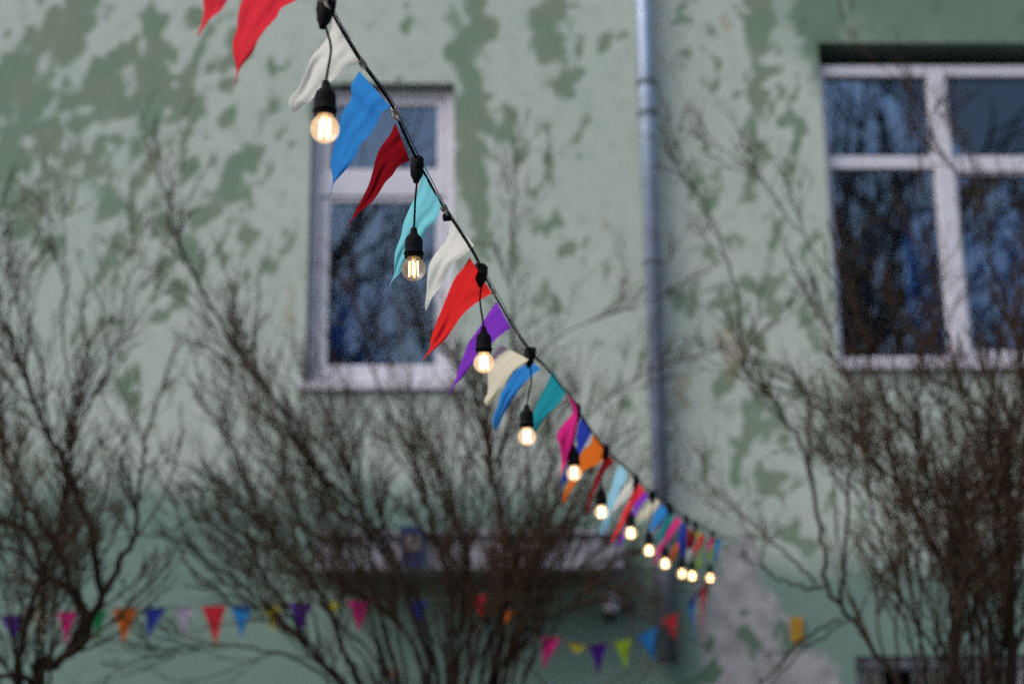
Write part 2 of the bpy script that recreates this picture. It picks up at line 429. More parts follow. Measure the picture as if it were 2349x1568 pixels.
def frame_boxes(mb, x0, x1, z0, z1, t, y0, y1, tt=None, tb=None):
    tt = tt or t; tb = tb or t
    mb.box((x0, y0, z0), (x0 + t, y1, z1)); mb.box((x1 - t, y0, z0), (x1, y1, z1))
    mb.box((x0 + t, y0, z1 - tt), (x1 - t, y1, z1)); mb.box((x0 + t, y0, z0), (x1 - t, y1, z0 + tb))
def pane(x0, x1, z0, z1, y, parent, tilt=0.):
    p = MB(); p.box((x0 - .006, y, z0 - .006), (x1 + .006, y + .005, z1 + .006))
    return into(p.build('pane', M_GLASS), parent)
def curtain(x0, x1, z0, z1, y, m, parent, name='curtain', amp=.035, waves=9):
    c = MB(); n_ = 80; vs = []
    for k in range(n_ + 1):
        x = x0 + (x1 - x0) * k / n_
        yy = y + amp * math.sin(k / n_ * waves * 6.283 + math.sin(k * .21) * 1.3)
        vs += [(x, yy, z0), (x, yy, z1)]
    c.add(vs, [(2 * k, 2 * k + 2, 2 * k + 3, 2 * k + 1) for k in range(n_)])
    o = c.build(name, m, smooth=True); so_ = o.modifiers.new('solid', 'SOLIDIFY'); so_.thickness = .004
    return into(o, parent)

YF = WALL_Y + .10                                    # frame front
def wh(px): return px * 10.6 / F
# --- small window: one casement under a fanlight
fw = MB()
x0, x1, z0, z1 = W1.x0 + .004, W1.x1 - .004, W1.z0 + .004, W1.z1 - wh(8)
zt0, zt1 = wz(880, 438), wz(880, 386)
frame_boxes(fw, x0, x1, z0, z1, wh(20), YF, YF + .10, wh(14), wh(22))
fw.box((x0 + wh(20), YF, zt0), (x1 - wh(20), YF + .10, zt1))
sx0, sx1 = x0 + wh(20), x1 - wh(20)
frame_boxes(fw, sx0 + .003, sx1 - .003, zt1 + .003, z1 - wh(14) - .003, wh(20), YF + .02, YF + .085, wh(18), wh(12))
frame_boxes(fw, sx0 + .003, sx1 - .003, z0 + wh(22) + .003, zt0 - .003, wh(22), YF + .02, YF + .085, wh(12), wh(32))
win1 = into(fw.build('window', M_FRAME, bevel=.006))
pane(sx0 + wh(20), sx1 - wh(20), zt1 + wh(12), z1 - wh(32), YF + .05, win1)
pane(sx0 + wh(22), sx1 - wh(22), z0 + wh(54), zt0 - wh(12), YF + .05, win1)
sb = MB(); sb.box((W1.x0 - .05, WALL_Y - .05, W1.z0 - .012), (W1.x1 + .05, WALL_Y + .12, W1.z0 + .022)); sb.box((W1.x0 - .05, WALL_Y - .05, W1.z0 - .035), (W1.x1 + .05, WALL_Y - .042, W1.z0 - .0125))
into(sb.build('sill', M_SILL), win1)
curtain(x0 + .05, x0 + .62, W1.z0 + .1, W1.z0 + .85, YF + .13, M_CURT, win1, waves=5)
curtain(x0 + .05, x1 - .05, W1.z0 + .1, W1.z1 + .1, YF + .30, M_CURTFILL, win1, name='fill_curtain', waves=7)  # added grey backing, brightens the dark panes
# --- wide window: fixed light, mullion, casement, then the same again outside the picture
fw = MB()
x0, x1, z0, z1 = W2.x0 + .004, W2.x1 - .004, W2.z0 + .004, W2.z1 - wh(44)
mL, mR = wx(2164, 480), wx(2205, 480)
zt0, zt1 = wz(2040, 375), wz(2040, 346)
frame_boxes(fw, x0, x1, z0, z1, wh(17), YF, YF + .11, wh(28), wh(26))
fw.box((mL, YF - .02, z0 + wh(26)), (mR, YF + .10, z1 - wh(28)))
fw.box((x0 + wh(17), YF, zt0), (mL, YF + .10, zt1))
fw.box((mR, YF, zt0 - wh(8)), (x1 - wh(17), YF + .10, zt1))
m2 = mR + (mR - mL) + .80
fw.box((m2, YF - .02, z0 + wh(26)), (m2 + .12, YF + .10, zt0 - wh(8))); fw.box((m2, YF - .02, zt1), (m2 + .12, YF + .10, z1 - wh(28)))
frame_boxes(fw, mR + .003, m2 - .003, z0 + wh(26) + .003, zt0 - wh(8) - .003, wh(10), YF + .02, YF + .085, wh(6), wh(14))
win2 = into(fw.build('window', M_FRAME, bevel=.006))
pane(x0 + wh(17), mL, zt1, z1 - wh(28), YF + .05, win2); pane(x0 + wh(17), mL, z0 + wh(26), zt0, YF + .05, win2)
pane(mR, m2, zt1, z1 - wh(28), YF + .05, win2); pane(mR + wh(10), m2 - wh(10), z0 + wh(40), zt0 - wh(14), YF + .05, win2)
pane(m2 + .12, x1 - wh(17), zt1, z1 - wh(28), YF + .05, win2); pane(m2 + .12, x1 - wh(17), z0 + wh(26), zt0 - wh(8), YF + .05, win2)
sb = MB(); sb.box((W2.x0 - .05, WALL_Y - .05, W2.z0 - .012), (W2.x1 + .05, WALL_Y + .12, W2.z0 + .024)); sb.box((W2.x0 - .05, WALL_Y - .05, W2.z0 - .035), (W2.x1 + .05, WALL_Y - .042, W2.z0 - .0125))
into(sb.build('sill', M_SILL), win2)
curtain(mL - .25, x1 - .05, W2.z0 + .1, W2.z0 + 1.25, YF + .13, M_CURT, win2, waves=12)
curtain(x0 + .05, mL - .02, W2.z0 + .1, W2.z1 - .12, YF + .30, M_CURTFILL, win2, name='fill_curtain', waves=6)  # added grey backing for the left panes, keeps them from going black
# --- basement window with bars
fw = MB(); frame_boxes(fw, WB.x0 + .004, WB.x1 - .004, WB.z0 + .004, WB.z1 - .004, .07, YF, YF + .08)
win3 = into(fw.build('basement_window', M_SILL, bevel=.005)); pane(WB.x0 + .07, WB.x1 - .07, WB.z0 + .07, WB.z1 - .07, YF + .05, win3)
bb = MB()
for k in range(11):
    xx = WB.x0 + .06 + k * (WB.x1 - WB.x0 - .12) / 10
    bb.tube([(xx, WALL_Y + .03, WB.z0 + .002), (xx, WALL_Y + .03, WB.z1 - .002)], .009, 6)
bb.box((WB.x0 + .002, WALL_Y + .022, WB.z1 - .10), (WB.x1 - .002, WALL_Y + .038, WB.z1 - .075)); bb.box((WB.x0 + .002, WALL_Y + .022, WB.z0 + .1), (WB.x1 - .002, WALL_Y + .038, WB.z0 + .125))
into(bb.build('grille', M_IRON), win3)
# --- downpipe
PIPE_Y = WALL_Y - .12
pt = [on(1484, -260, PIPE_Y), on(1530, 1520, PIPE_Y)]
px_ = pt[1].x
pr = wh(19.5)
zc = on(1520, 1215, PIPE_Y).z
dp = MB(); dp.tube([(px_, PIPE_Y, zc), (px_, PIPE_Y, ZT - .1)], pr, 20); pipe = into(dp.build('downpipe', M_PIPE, smooth=True))
dp = MB(); dp.tube([(px_, PIPE_Y, pt[1].z), (px_, PIPE_Y, zc - .002)], pr * 1.12, 20); into(dp.build('lower_pipe', M_PIPED, smooth=True), pipe)
for py in (192, 262, 602, 870):
    zz = on(1490, py, PIPE_Y).z
    k_ = MB(); k_.tube([(px_, PIPE_Y, zz - .016), (px_, PIPE_Y, zz + .016)], pr * 1.2, 20); k_.box((px_ - .012, PIPE_Y + pr, zz - .012), (px_ + .012, WALL_Y + .02, zz + .012))
    into(k_.build('pipe_collar', M_PIPED), pipe)
# --- canopy slab over the lower storey
ca, cb = on(728, 1240, 9.35), on(1432, 1240, 9.35)
ct, cbz = on(1080, 1228, 9.35).z, on(1080, 1306, 9.35).z
cn = MB(); cn.box((ca.x, 9.35, cbz), (cb.x, WALL_Y + .004, ct)); canopy = into(cn.build('canopy', M_CONC, bevel=.012))
cn = MB(); cn.box((ca.x - .03, 9.31, ct + .002), (cb.x + .03, WALL_Y + .004, ct + .03)); into(cn.build('canopy_flashing', M_CONC), canopy)

# small things on the wall
a, b_ = on(1811, 1416, WALL_Y), on(1843, 1472, WALL_Y)
s_ = MB(); s_.box((a.x, WALL_Y - .025, b_.z), (b_.x, WALL_Y - .004, a.z)); sg = s_.build('wall_plate', M_YELLOW, bevel=.004)
tag(sg, 'small upright ochre yellow plate on the green wall above the bare plaster', 'sign')
c_ = on(1402, 1380, WALL_Y - .12)
lt = tag(empty('wall_lamp', (c_.x, WALL_Y, c_.z)), 'pale rounded wall fixture beside a dark round one left of the downpipe', 'wall lamp')
k_ = MB(); k_.lathe([(0.002, -.07), (.05, -.065), (.062, -.02), (.055, .02), (.03, .06), (.002, .065)], 16, (0, -.12, 0)); k_.build('lamp_head', M_WHITEP, lt, smooth=True)
k_ = MB(); k_.box((-.018, -.10, -.10), (.018, -.002, -.072)); k_.box((-.04, -.012, -.13), (.04, -.001, -.05)); k_.build('bracket', M_IRON, lt)
c_ = on(1440, 1388, WALL_Y)
vt = MB(); vt.tube([(c_.x, WALL_Y - .05, c_.z), (c_.x, WALL_Y - .002, c_.z)], .047, 18); vt.tube([(c_.x, WALL_Y - .065, c_.z), (c_.x, WALL_Y - .0505, c_.z)], .036, 18)
tag(vt.build('junction_box', M_IRON, bevel=.004), 'dark round fixture on the wall between pale fixture and downpipe', 'fixture')
a, b_ = on(920, 1206, 9.28), on(970, 1300, 9.28)
bd = MB(); bd.box((a.x, 9.27, b_.z), (b_.x, 9.305, a.z)); bo = bd.build('hanging_board', M_BLUEP, bevel=.004)
tag(bo, 'dark blue board with a pale panel hanging on the canopy edge behind twigs', 'board')
bd = MB(); q0, q1 = on(930, 1228, 9.28), on(964, 1262, 9.28); bd.box((q0.x, 9.262, q1.z), (q1.x, 9.2695, q0.z)); bd.build('board_panel', M_CREAM, bo)

# ------------------------------------------------------------------ the festoon line
SA, SB = -.8546, .257
def zdep(px): return SA / ((px - 1174.5) / F - SB)
CABLE = [(430, -420), (560, -240), (680, -90), (742, -6), (782, 66), (826, 138), (866, 193), (900, 243), (925, 300), (956, 366), (985, 418), (1014, 470), (1048, 520), (1084, 577), (1104, 616), (1128, 664),
         (1152, 706), (1182, 757), (1222, 813), (1260, 851), (1292, 890), (1314, 918), (1336, 958), (1362, 996), (1394, 1036), (1428, 1066), (1455, 1092), (1482, 1120), (1512, 1140), (1536, 1160), (1562, 1180), (1592, 1199), (1622, 1214), (1655, 1228), (1712, 1252)]
cpts = [at(x, y, zdep(x)) for x, y in CABLE]
cp = smooth_path(cpts, 400)
hook = Vector((cp[-1][0] + (cp[-1][0] - cp[-8][0]) * 3, WALL_Y - .03, 2.55))
cpw = np.vstack([cp, smooth_path([cp[-1], hook], 12)[1:]])
cb_ = MB(); cb_.tube(cpw, .0026, 8)
fl = tag(cb_.build('light_cable', M_BLACK, smooth=True), 'long black cable of the light string slanting from top left down to the wall', 'cable')
tw = cpw.copy()
ss = np.linspace(0, 1, len(tw))
tw[:, 2] += .0035 + .007 * np.abs(np.sin(ss * 40)) ** 3; tw[:, 0] += .002
cb_ = MB(); cb_.tube(tw, .0009, 6)
tag(cb_.build('bunting_cord', M_TWINE, smooth=True), 'thin grey cord running along the black light cable carrying the pennants', 'cord')
hb = MB(); hb.tube([(hook.x, WALL_Y + .01, hook.z), (hook.x, WALL_Y - .045, hook.z), (hook.x, WALL_Y - .055, hook.z + .03)], .006, 8); hb.tube([(hook.x, WALL_Y - .004, hook.z), (hook.x, WALL_Y - .0005, hook.z)], .022, 12)
tag(hb.build('wall_hook', M_IRON), 'iron hook in the wall where the light string ends', 'hook')

def cable_at(px, py):
    """nearest point of the cable to a pixel"""
    best = min(cp, key=lambda p: (project(p)[0] - px) ** 2 + (project(p)[1] - py) ** 2)
    return Vector(best)

# tape knots where the cord is tied to the cable
for px, py, s in [(735, -2, 1.25), (824, 140, .9), (905, 262, 1.0), (1014, 478, 1.0), (1128, 668, .7), (1184, 760, .7)]:
    p = cable_at(px, py); kb = MB()
    d = (cable_at(px + 14, py + 20) - p).normalized()
    for q in range(5):
        o_ = p + d * (q - 2) * .0045 * s
        kb.tube([o_ - d * .0028, o_ + d * .0028], (.0058 + .0022 * random.random()) * s, 8)
    kb.tube([p, p + Vector((.004, -.004, -.012)) * s, p + Vector((.009, -.004, -.018)) * s], [.003 * s, .0022 * s, .001 * s], 6)
    q_ = kb.build('tape_knot', M_TAPE, smooth=True, loc=p)
    lab = {735: 'tape knot tying cord to cable at the top of the first lamp', 824: 'tape knot between the first white and the blue pennant', 905: 'tape knot between the blue and the dark red pennant',
           1014: 'tape knot at the lower corner of the turquoise pennant', 1128: 'tape knot between the bright red and purple pennant', 1184: 'tape knot above the cream pennant beside the third lamp'}[px]
    tag(q_, lab, 'knot', 'knots along the light string')
# black rubber end cap below the turquoise pennant's knot
p = cable_at(1020, 490); e = at(1026, 506, zdep(1024))
kb = MB(); kb.tube([p, p.lerp(e, .4), e], [.004, .0092, .0085], 12)
tag(kb.build('cable_cap', M_BLACK, smooth=True), 'small black rubber cap sticking out below the turquoise pennant', 'cap')

# --- lamps: connector, cord, socket, bulb
GR = .0223
def bulb_profile():
    pr_ = [(.0005, -GR)]
    for k in range(1, 15):
        a = -90 + k * (90 + 52) / 14
        pr_.append((GR * math.cos(R(a)), GR * math.sin(R(a))))
    pr_ += [(.0122, .0205), (.0118, .0265)]
    return pr_
bm_ = MB(); bm_.lathe(bulb_profile(), 32); me_bulb = bm_
fm = MB()
for sx, sy in ((-1, -1), (1, -1), (1, 1), (-1, 1)):
    fm.tube([(sx * .0058, sy * .0058, -.0135), (sx * .0052, sy * .0052, .0145)], .00165, 8)
fs = MB(); fs.tube([(0, 0, .026), (0, 0, .015)], [.006, .003], 10); fs.tube([(0, 0, .016), (0, 0, -.0145)], .0008, 6)
for sx, sy in ((-1, -1), (1, -1), (1, 1), (-1, 1)): fs.tube([(0, 0, .0155), (sx * .0052, sy * .0052, .0150)], .0005, 5); fs.tube([(0, 0, -.0143), (sx * .0058, sy * .0058, -.0140)], .0005, 5)
M_STEM = mat('glass_stem', (.75, .72, .66), .3)
sk = MB(); sk.lathe([(.0005, .0795), (.0045, .0790), (.0062, .076), (.0066, .070), (.0085, .066), (.0142, .060), (.0163, .054), (.0165, .040), (.0165, .0325), (.0182, .032), (.0184, .0285), (.0168, .028), (.0166, .0225), (.0160, .0215), (.0128, .0213)], 28)
cnm = MB(); cnm.lathe([(.0005, .012), (.0085, .011), (.0125, .006), (.0128, -.010), (.0112, -.026), (.0072, -.033), (.0048, -.040), (.0025, -.0405)], 16); cnm.box((-.0135, -.006, -.014), (-.011, .006, .008)); cnm.box((.011, -.006, -.012), (.0138, .006, .010))
proto = None
LAMPS = [ # anchor px, bulb centre px, label
    ((749, 12), (745, 296), 'nearest pendant lamp hanging over the first white pennant, glowing white'),
    ((957, 372), (949, 617), 'pendant lamp in front of the turquoise pennant, its filaments clearly visible'),
    ((1104, 617), (1110, 832), 'pendant lamp in front of the purple pennant below the bright red one'),
    ((1216, 806), (1209, 1001), 'pendant lamp in front of the teal pennant with its cord crossing the blue one'),
    ((1322, 934), (1317, 1085), 'pendant lamp beside the pink and royal blue pennants over the orange one'),
    ((1387, 1028), (1380, 1174), 'pendant lamp between the second dark red and the light blue pennant'),
    ((1458, 1096), (1447, 1222), 'pendant lamp between the crossing red and purple pennants and the small cream one'),
    ((1496, 1131), (1489, 1262), 'pendant lamp between small cream pennant and narrow pink pennant'),
    ((1536, 1160), (1526, 1292), 'pendant lamp in front of the small orange pennant, over the downpipe'),
    ((1574, 1186), (1565, 1315), 'left lamp of the close pair under the small dark red pennants'),
    ((1594, 1199), (1588, 1320), 'right lamp of the close pair under the small dark red pennants'),
    ((1634, 1219), (1629, 1325), 'farthest pendant lamp, last of the string beside the grey plaster patch')]
FAR = {9: 6.35, 10: 6.75}
share = {}
CAMX = CM @ Vector((1, 0, 0))
for i, ((ax, ay), (bx, by), lab) in enumerate(LAMPS):
    z_ = FAR.get(i, zdep(ax))
    A = at(ax, ay, z_)
    lo, hi = .03, .6
    for _ in range(40):
        mid = (lo + hi) / 2
        if project(A - Vector((0, 0, mid)))[1] < by: lo = mid
        else: hi = mid
    Ln = lo
    dx = (bx - project(A - Vector((0, 0, Ln)))[0]) / F * z_
    B = Vector((dx, 0, -Ln))
    root = tag(empty('pendant_lamp', A), lab, 'lamp', 'lamps along the light string')
    cd_ = MB()
    top, bot = Vector((0, 0, -.038)), B + Vector((0, 0, .076))
    bow = Vector((.006 * math.sin(i * 2.1 + 1.2), .004 * math.cos(i * 1.7), 0)) * (1.3 if i == 0 else 1)
    if Ln > .13: cd_.tube(smooth_path([top, top.lerp(bot, .35) + bow, top.lerp(bot, .75) + bow * .4, bot], 14), .0021, 8)
    else: cd_.tube([top * .2, bot], .0017, 8)
    cd_.build('cord', M_BLACK, root, smooth=True)
    def part(name, mb, m, loc, par):
        if name in share and not (name in ('filament', 'bulb') and i == 1):
            o = share[name].copy(); COL.objects.link(o); o.parent = par
        else:
            o = mb.build(name, m, par, smooth=True)
            if not (name in ('filament', 'bulb') and i == 1): share[name] = o
        o.location = loc; return o
    c_o = part('connector', cnm, M_BLACK, (0, 0, 0), root); c_o.rotation_euler = (.1 * math.sin(i * 3), .15 * math.cos(i * 2.2), i * 1.9)
    part('socket', sk, M_BLACK, B, root)
    bo_ = part('bulb', me_bulb, M_BULB2 if i == 1 else M_BULB, B, root)
    f_o = part('filament', fm, M_FIL2 if i == 1 else M_FIL, (0, 0, 0), bo_); f_o.rotation_euler = (0, 0, .35 + .3 * i)
    part('filament_stem', fs, M_STEM, (0, 0, 0), bo_)

# --- pennants
def pennant(col, L, Rr, label, group, depth, name='pennant', billow=.008, seed=0, nz=26, nx=14, zofs=0.):
    r_ = random.Random(seed)
    Lp, Rp = smooth_path(L, nz), smooth_path(Rr, nz)
    zA, zB = depth(L[0]), depth(Rr[0])
    zT = (zA + zB) / 2 - .015
    ph, fq = r_.uniform(0, 6.28), r_.uniform(2.2, 3.6)
    cr = [r_.uniform(0, 3.1), r_.uniform(-3, 3), r_.uniform(0, 6)]
    mb = MB(); vs = []
    for i in range(nz):
        t = i / (nz - 1)
        a = at(Lp[i][0], Lp[i][1], zA + (zT - zA) * t + zofs); b = at(Rp[i][0], Rp[i][1], zB + (zT - zB) * t + zofs)
        wdt = (b - a).length
        for j in range(nx + 1):
            u = j / nx
            p = a.lerp(b, u)
            off = billow * math.sin(math.pi * u) * math.sin(fq * t * 2 + ph + 1.2 * u) * min(1, wdt / .05) + .004 * math.sin(9 * u + 5 * t + ph) * math.sin(math.pi * u) * min(1, wdt / .06)
            off += min(1, wdt / .05) * (.008 * abs(math.sin(cr[0] + 4.6 * u + cr[1] * t)) + (.0038) * math.sin(21 * (u - .5) * (1 - .5 * t) + 9 * t + cr[2]) * math.exp(-2.2 * t)) * math.sin(math.pi * u) ** .6
            d = (p - EYE).normalized()
            vs.append(p + d * off)
    mb.add(vs, [(i * (nx + 1) + j, i * (nx + 1) + j + 1, (i + 1) * (nx + 1) + j + 1, (i + 1) * (nx + 1) + j) for i in range(nz - 1) for j in range(nx)])
    o = mb.build(name, CL[col], smooth=True, loc=Vector(vs[nx // 2]))
    return tag(o, label, 'pennant', group)
GS = 'pennants along the light string'
def P(c, *pts): return [c(x, y) if c else (x, y) for x, y in pts]
FL = [
 ('red', P(None, (470, -150), (468, -60), (466, 0), (467, 25), (464, 50), (452, 82)), P(None, (575, -85), (545, -35), (522, 0), (506, 26), (480, 46), (456, 83)), 'small red pennant tip at the top edge, leftmost of the light string'),
 ('red', P(c1, (680, -330), (570, -60), (530, 20), (510, 100), (505, 180), (478, 260), (475, 330), (490, 410), (500, 480), (480, 552)), P(c1, (1000, -70), (895, 0), (790, 55), (765, 110), (690, 190), (640, 260), (600, 350), (530, 430), (510, 480), (487, 553)), 'big red pennant cut by the top edge beside the nearest lamp'),
 ('white', P(c1, (1130, 60), (1120, 190), (1060, 290), (985, 380), (950, 470), (900, 580), (850, 630), (838, 680), (862, 724)), P(c1, (1300, 415), (1200, 450), (1130, 520), (1060, 575), (1010, 630), (970, 670), (930, 690), (900, 722), (868, 727)), 'blurred white pennant behind the socket of the nearest lamp'),
 ('blue', P(c1, (1300, 465), (1255, 540), (1245, 580), (1250, 640), (1190, 740), (1165, 850), (1125, 1000), (1115, 1080), (1127, 1180), (1100, 1292)), P(c1, (1508, 700), (1445, 735), (1420, 800), (1370, 880), (1310, 940), (1270, 1030), (1210, 1110), (1175, 1150), (1135, 1195), (1106, 1288)), 'large bright blue pennant beside the nearest lamp, over the small window'),
 ('dark_red', P(c1, (1535, 800), (1500, 880), (1440, 960), (1410, 1030), (1390, 1110), (1360, 1210), (1310, 1310), (1260, 1410), (1213, 1502)), P(c1, (1632, 1050), (1560, 1080), (1520, 1140), (1470, 1190), (1440, 1240), (1390, 1310), (1310, 1380), (1260, 1430), (1217, 1500)), 'large dark red pennant between the blue and turquoise ones'),
 ('turquoise', P(c2, (412, 30), (395, 140), (360, 240), (330, 300), (285, 410), (270, 490), (240, 570), (225, 640), (225, 740), (203, 790), (193, 826)), P(c2, (532, 290), (500, 390), (440, 450), (410, 520), (375, 570), (320, 640), (285, 700), (250, 750), (218, 778), (205, 800), (197, 826)), 'turquoise pennant behind the lamp with visible filaments'),
 ('white', P(c2, (600, 385), (570, 510), (520, 580), (480, 630), (450, 690), (440, 760), (435, 860), (424, 950), (429, 986)), P(c2, (745, 555), (715, 590), (640, 650), (590, 700), (560, 780), (500, 860), (465, 910), (445, 960), (433, 987)), 'off white pennant between the turquoise and bright red ones'),
 ('bright_red', P(c2, (717, 636), (670, 710), (620, 770), (580, 860), (540, 960), (500, 1060), (465, 1160), (455, 1230), (409, 1307)), P(c2, (862, 870), (810, 900), (750, 940), (690, 990), (640, 1050), (600, 1110), (550, 1180), (480, 1240), (438, 1278), (413, 1309)), 'large bright red pennant between the off white and purple ones'),
 ('purple', P(c2, (893, 925), (845, 990), (800, 1060), (755, 1130), (710, 1190), (680, 1270), (640, 1370), (620, 1440), (598, 1480), (578, 1531)), P(c2, (985, 1095), (910, 1150), (870, 1190), (800, 1260), (720, 1350), (660, 1430), (622, 1465), (605, 1490), (583, 1532)), 'purple pennant behind the lamp below the bright red pennant'),
 ('cream', P(c3, (600, -150), (525, -60), (470, 80), (470, 200), (465, 320), (440, 370), (430, 405), (455, 443)), P(c3, (880, 0), (760, 60), (690, 140), (640, 220), (590, 290), (540, 370), (500, 420), (463, 446)), 'cream pennant beside the third lamp, before the second blue pennant'),
 ('blue', P(c3, (900, 20), (830, 50), (730, 110), (680, 190), (630, 270), (590, 340), (570, 430), (515, 570), (520, 640), (540, 692)), P(c3, (990, 85), (900, 150), (850, 200), (780, 280), (740, 340), (700, 390), (650, 480), (610, 560), (590, 620), (545, 693)), 'wavy blue pennant crossed by the fourth lamp cord, beside the cream one'),
 ('teal', P(c3, (1100, 105), (1075, 160), (1040, 250), (1000, 320), (960, 400), (930, 470), (900, 580), (890, 690), (880, 760)), P(c3, (1228, 300), (1200, 370), (1130, 460), (1050, 540), (1000, 600), (960, 660), (920, 720), (900, 750), (885, 765)), 'larger teal pennant behind the fourth lamp'),
 ('pink', P(c3, (1243, 325), (1290, 450), (1300, 510), (1220, 610), (1160, 690), (1140, 760), (1170, 830), (1185, 930), (1190, 1030), (1170, 1135)), P(c3, (1358, 430), (1365, 510), (1355, 580), (1340, 650), (1325, 760), (1310, 830), (1270, 920), (1240, 1000), (1200, 1070), (1175, 1136)), 'larger pink pennant folded at its top, left of the royal blue one'),
 ('royal_blue', P(c3, (1390, 555), (1350, 640), (1335, 760), (1340, 830), (1310, 900), (1250, 1010), (1200, 1130), (1172, 1245)), P(c3, (1487, 700), (1450, 770), (1400, 860), (1350, 950), (1290, 1060), (1230, 1180), (1195, 1220), (1178, 1248)), 'larger royal blue pennant between the pink and orange ones'),
 ('orange', P(c3, (1495, 705), (1480, 810), (1420, 860), (1380, 920), (1340, 1000), (1290, 1120), (1240, 1230), (1210, 1320), (1198, 1392)), P(c3, (1627, 890), (1610, 950), (1540, 1020), (1460, 1050), (1400, 1090), (1350, 1170), (1300, 1250), (1260, 1320), (1232, 1390)), 'larger orange pennant with its tail below the fifth lamp'),
 ('dark_red', P(c3, (1632, 905), (1600, 970), (1560, 1070), (1520, 1150), (1490, 1250), (1460, 1340), (1440, 1450), (1422, 1542)), P(c3, (1702, 990), (1640, 1050), (1590, 1120), (1550, 1220), (1510, 1290), (1470, 1400), (1445, 1500), (1430, 1546)), 'narrow dark red pennant between the larger orange and light blue ones'),
 ('light_blue', P(c4, (592, 235), (545, 320), (515, 400), (500, 480), (470, 560), (460, 640), (440, 740), (410, 830), (385, 890), (405, 922)), P(c4, (662, 325), (640, 400), (590, 470), (560, 560), (530, 640), (500, 740), (480, 840), (440, 900), (412, 924)), 'light blue pennant behind the sixth lamp, beside the narrow white one'),
 ('white', P(c4, (690, 340), (690, 400), (640, 450), (590, 520), (550, 590), (520, 650), (490, 730), (470, 782)), P(c4, (725, 395), (700, 520), (650, 590), (600, 640), (540, 690), (500, 740), (475, 786)), 'narrow pale grey pennant between the light blue and crossing red ones'),
 ('red', P(c4, (737, 385), (720, 470), (700, 560), (650, 640), (610, 720), (580, 800), (540, 890), (510, 960), (498, 1012)), P(c4, (832, 490), (790, 550), (740, 610), (700, 670), (660, 740), (620, 820), (570, 910), (530, 970), (505, 1014)), 'narrow red pennant crossing the small purple one, before the seventh lamp'),
 ('purple', P(c4, (832, 495), (770, 550), (730, 620), (715, 690), (660, 800), (610, 920), (570, 1000), (552, 1052)), P(c4, (868, 560), (820, 610), (770, 680), (720, 790), (660, 890), (610, 990), (562, 1054)), 'small purple pennant behind the seventh lamp'),
 ('cream', P(c4, (930, 555), (870, 620), (820, 680), (760, 730), (750, 790), (768, 832)), P(c4, (978, 610), (940, 670), (880, 740), (820, 780), (790, 810), (775, 835)), 'small cream pennant right of the seventh lamp'),
 ('blue', P(c4, (992, 625), (940, 690), (905, 760), (890, 830), (860, 920), (830, 992)), P(c4, (1058, 690), (1020, 760), (960, 820), (910, 870), (870, 950), (838, 1000)), 'small bright blue pennant above the eighth lamp, over the downpipe'),
 ('teal', P(c4, (1075, 702), (1030, 790), (980, 880), (940, 950), (928, 1012)), P(c4, (1118, 740), (1080, 820), (1030, 900), (980, 970), (945, 1012)), 'small teal pennant between the small blue and narrow pink ones'),
 ('pink', P(c4, (1135, 745), (1100, 820), (1050, 900), (1030, 970), (960, 1050), (940, 1130), (903, 1212)), P(c4, (1187, 790), (1140, 860), (1090, 930), (1040, 1010), (990, 1090), (950, 1160), (915, 1222)), 'narrow pink pennant beside the small teal one'),
 ('royal_blue', P(c4, (1190, 800), (1165, 900), (1155, 970), (1165, 1060), (1180, 1130), (1193, 1212)), P(c4, (1248, 850), (1243, 950), (1238, 1050), (1228, 1130), (1207, 1216)), 'long hanging royal blue pennant above the close pair of lamps'),
 ('orange', P(c4, (1240, 850), (1180, 940), (1120, 1040), (1078, 1125), (1080, 1195)), P(c4, (1270, 880), (1220, 970), (1170, 1060), (1130, 1140), (1095, 1198)), 'small orange pennant half hidden behind the hanging royal blue one'),
 ('dark_red', P(c4, (1262, 875), (1246, 960), (1245, 1030), (1268, 1072)), P(c4, (1335, 895), (1328, 950), (1310, 1020), (1282, 1072)), 'short dark red pennant right of the hanging royal blue one'),
 ('white', P(c4, (1290, 890), (1250, 1080), (1238, 1140), (1250, 1192)), P(c4, (1330, 905), (1312, 1080), (1290, 1150), (1262, 1194)), 'small white pennant behind the short dark red one'),
 ('yellow', P(c4, (1350, 895), (1330, 940), (1348, 966)), P(c4, (1392, 905), (1378, 935), (1356, 968)), 'tiny yellow pennant between the short dark red and small red ones'),
 ('red', P(c4, (1372, 915), (1350, 980), (1320, 1050), (1320, 1142)), P(c4, (1424, 935), (1392, 1000), (1352, 1080), (1327, 1146)), 'small red pennant above the right lamp of the close pair'),
 ('lime', P(c4, (1402, 930), (1372, 1120), (1332, 1210), (1340, 1262)), P(c4, (1418, 935), (1392, 1120), (1378, 1215), (1350, 1264)), 'small lime pennant behind the right lamp of the close pair'),
 ('pink', P(c4, (1462, 950), (1450, 1030), (1438, 1092)), P(c4, (1518, 965), (1492, 1030), (1450, 1098)), 'small pink pennant above the farthest lamp'),
 ('lime', P(c4, (1508, 955), (1480, 1060), (1452, 1130), (1466, 1172)), P(c4, (1524, 965), (1506, 1070), (1496, 1130), (1476, 1174)), 'small lime pennant above the farthest lamp'),
 ('blue', P(c4, (1530, 950), (1515, 1040), (1508, 1130), (1510, 1204)), P(c4, (1578, 965), (1562, 1060), (1540, 1140), (1518, 1208)), 'small blue pennant at the far end of the light string')]
for i, (col, L_, R_, lab) in enumerate(FL):
    def dep(p): return zdep(p[0]) if p[0] < 1440 else zdep(1440) + (p[0] - 1440) * (7.5 - zdep(1440)) / 215
    pennant(col, L_, R_, lab, GS, dep, seed=i, billow=.010 if i < 12 else .006)

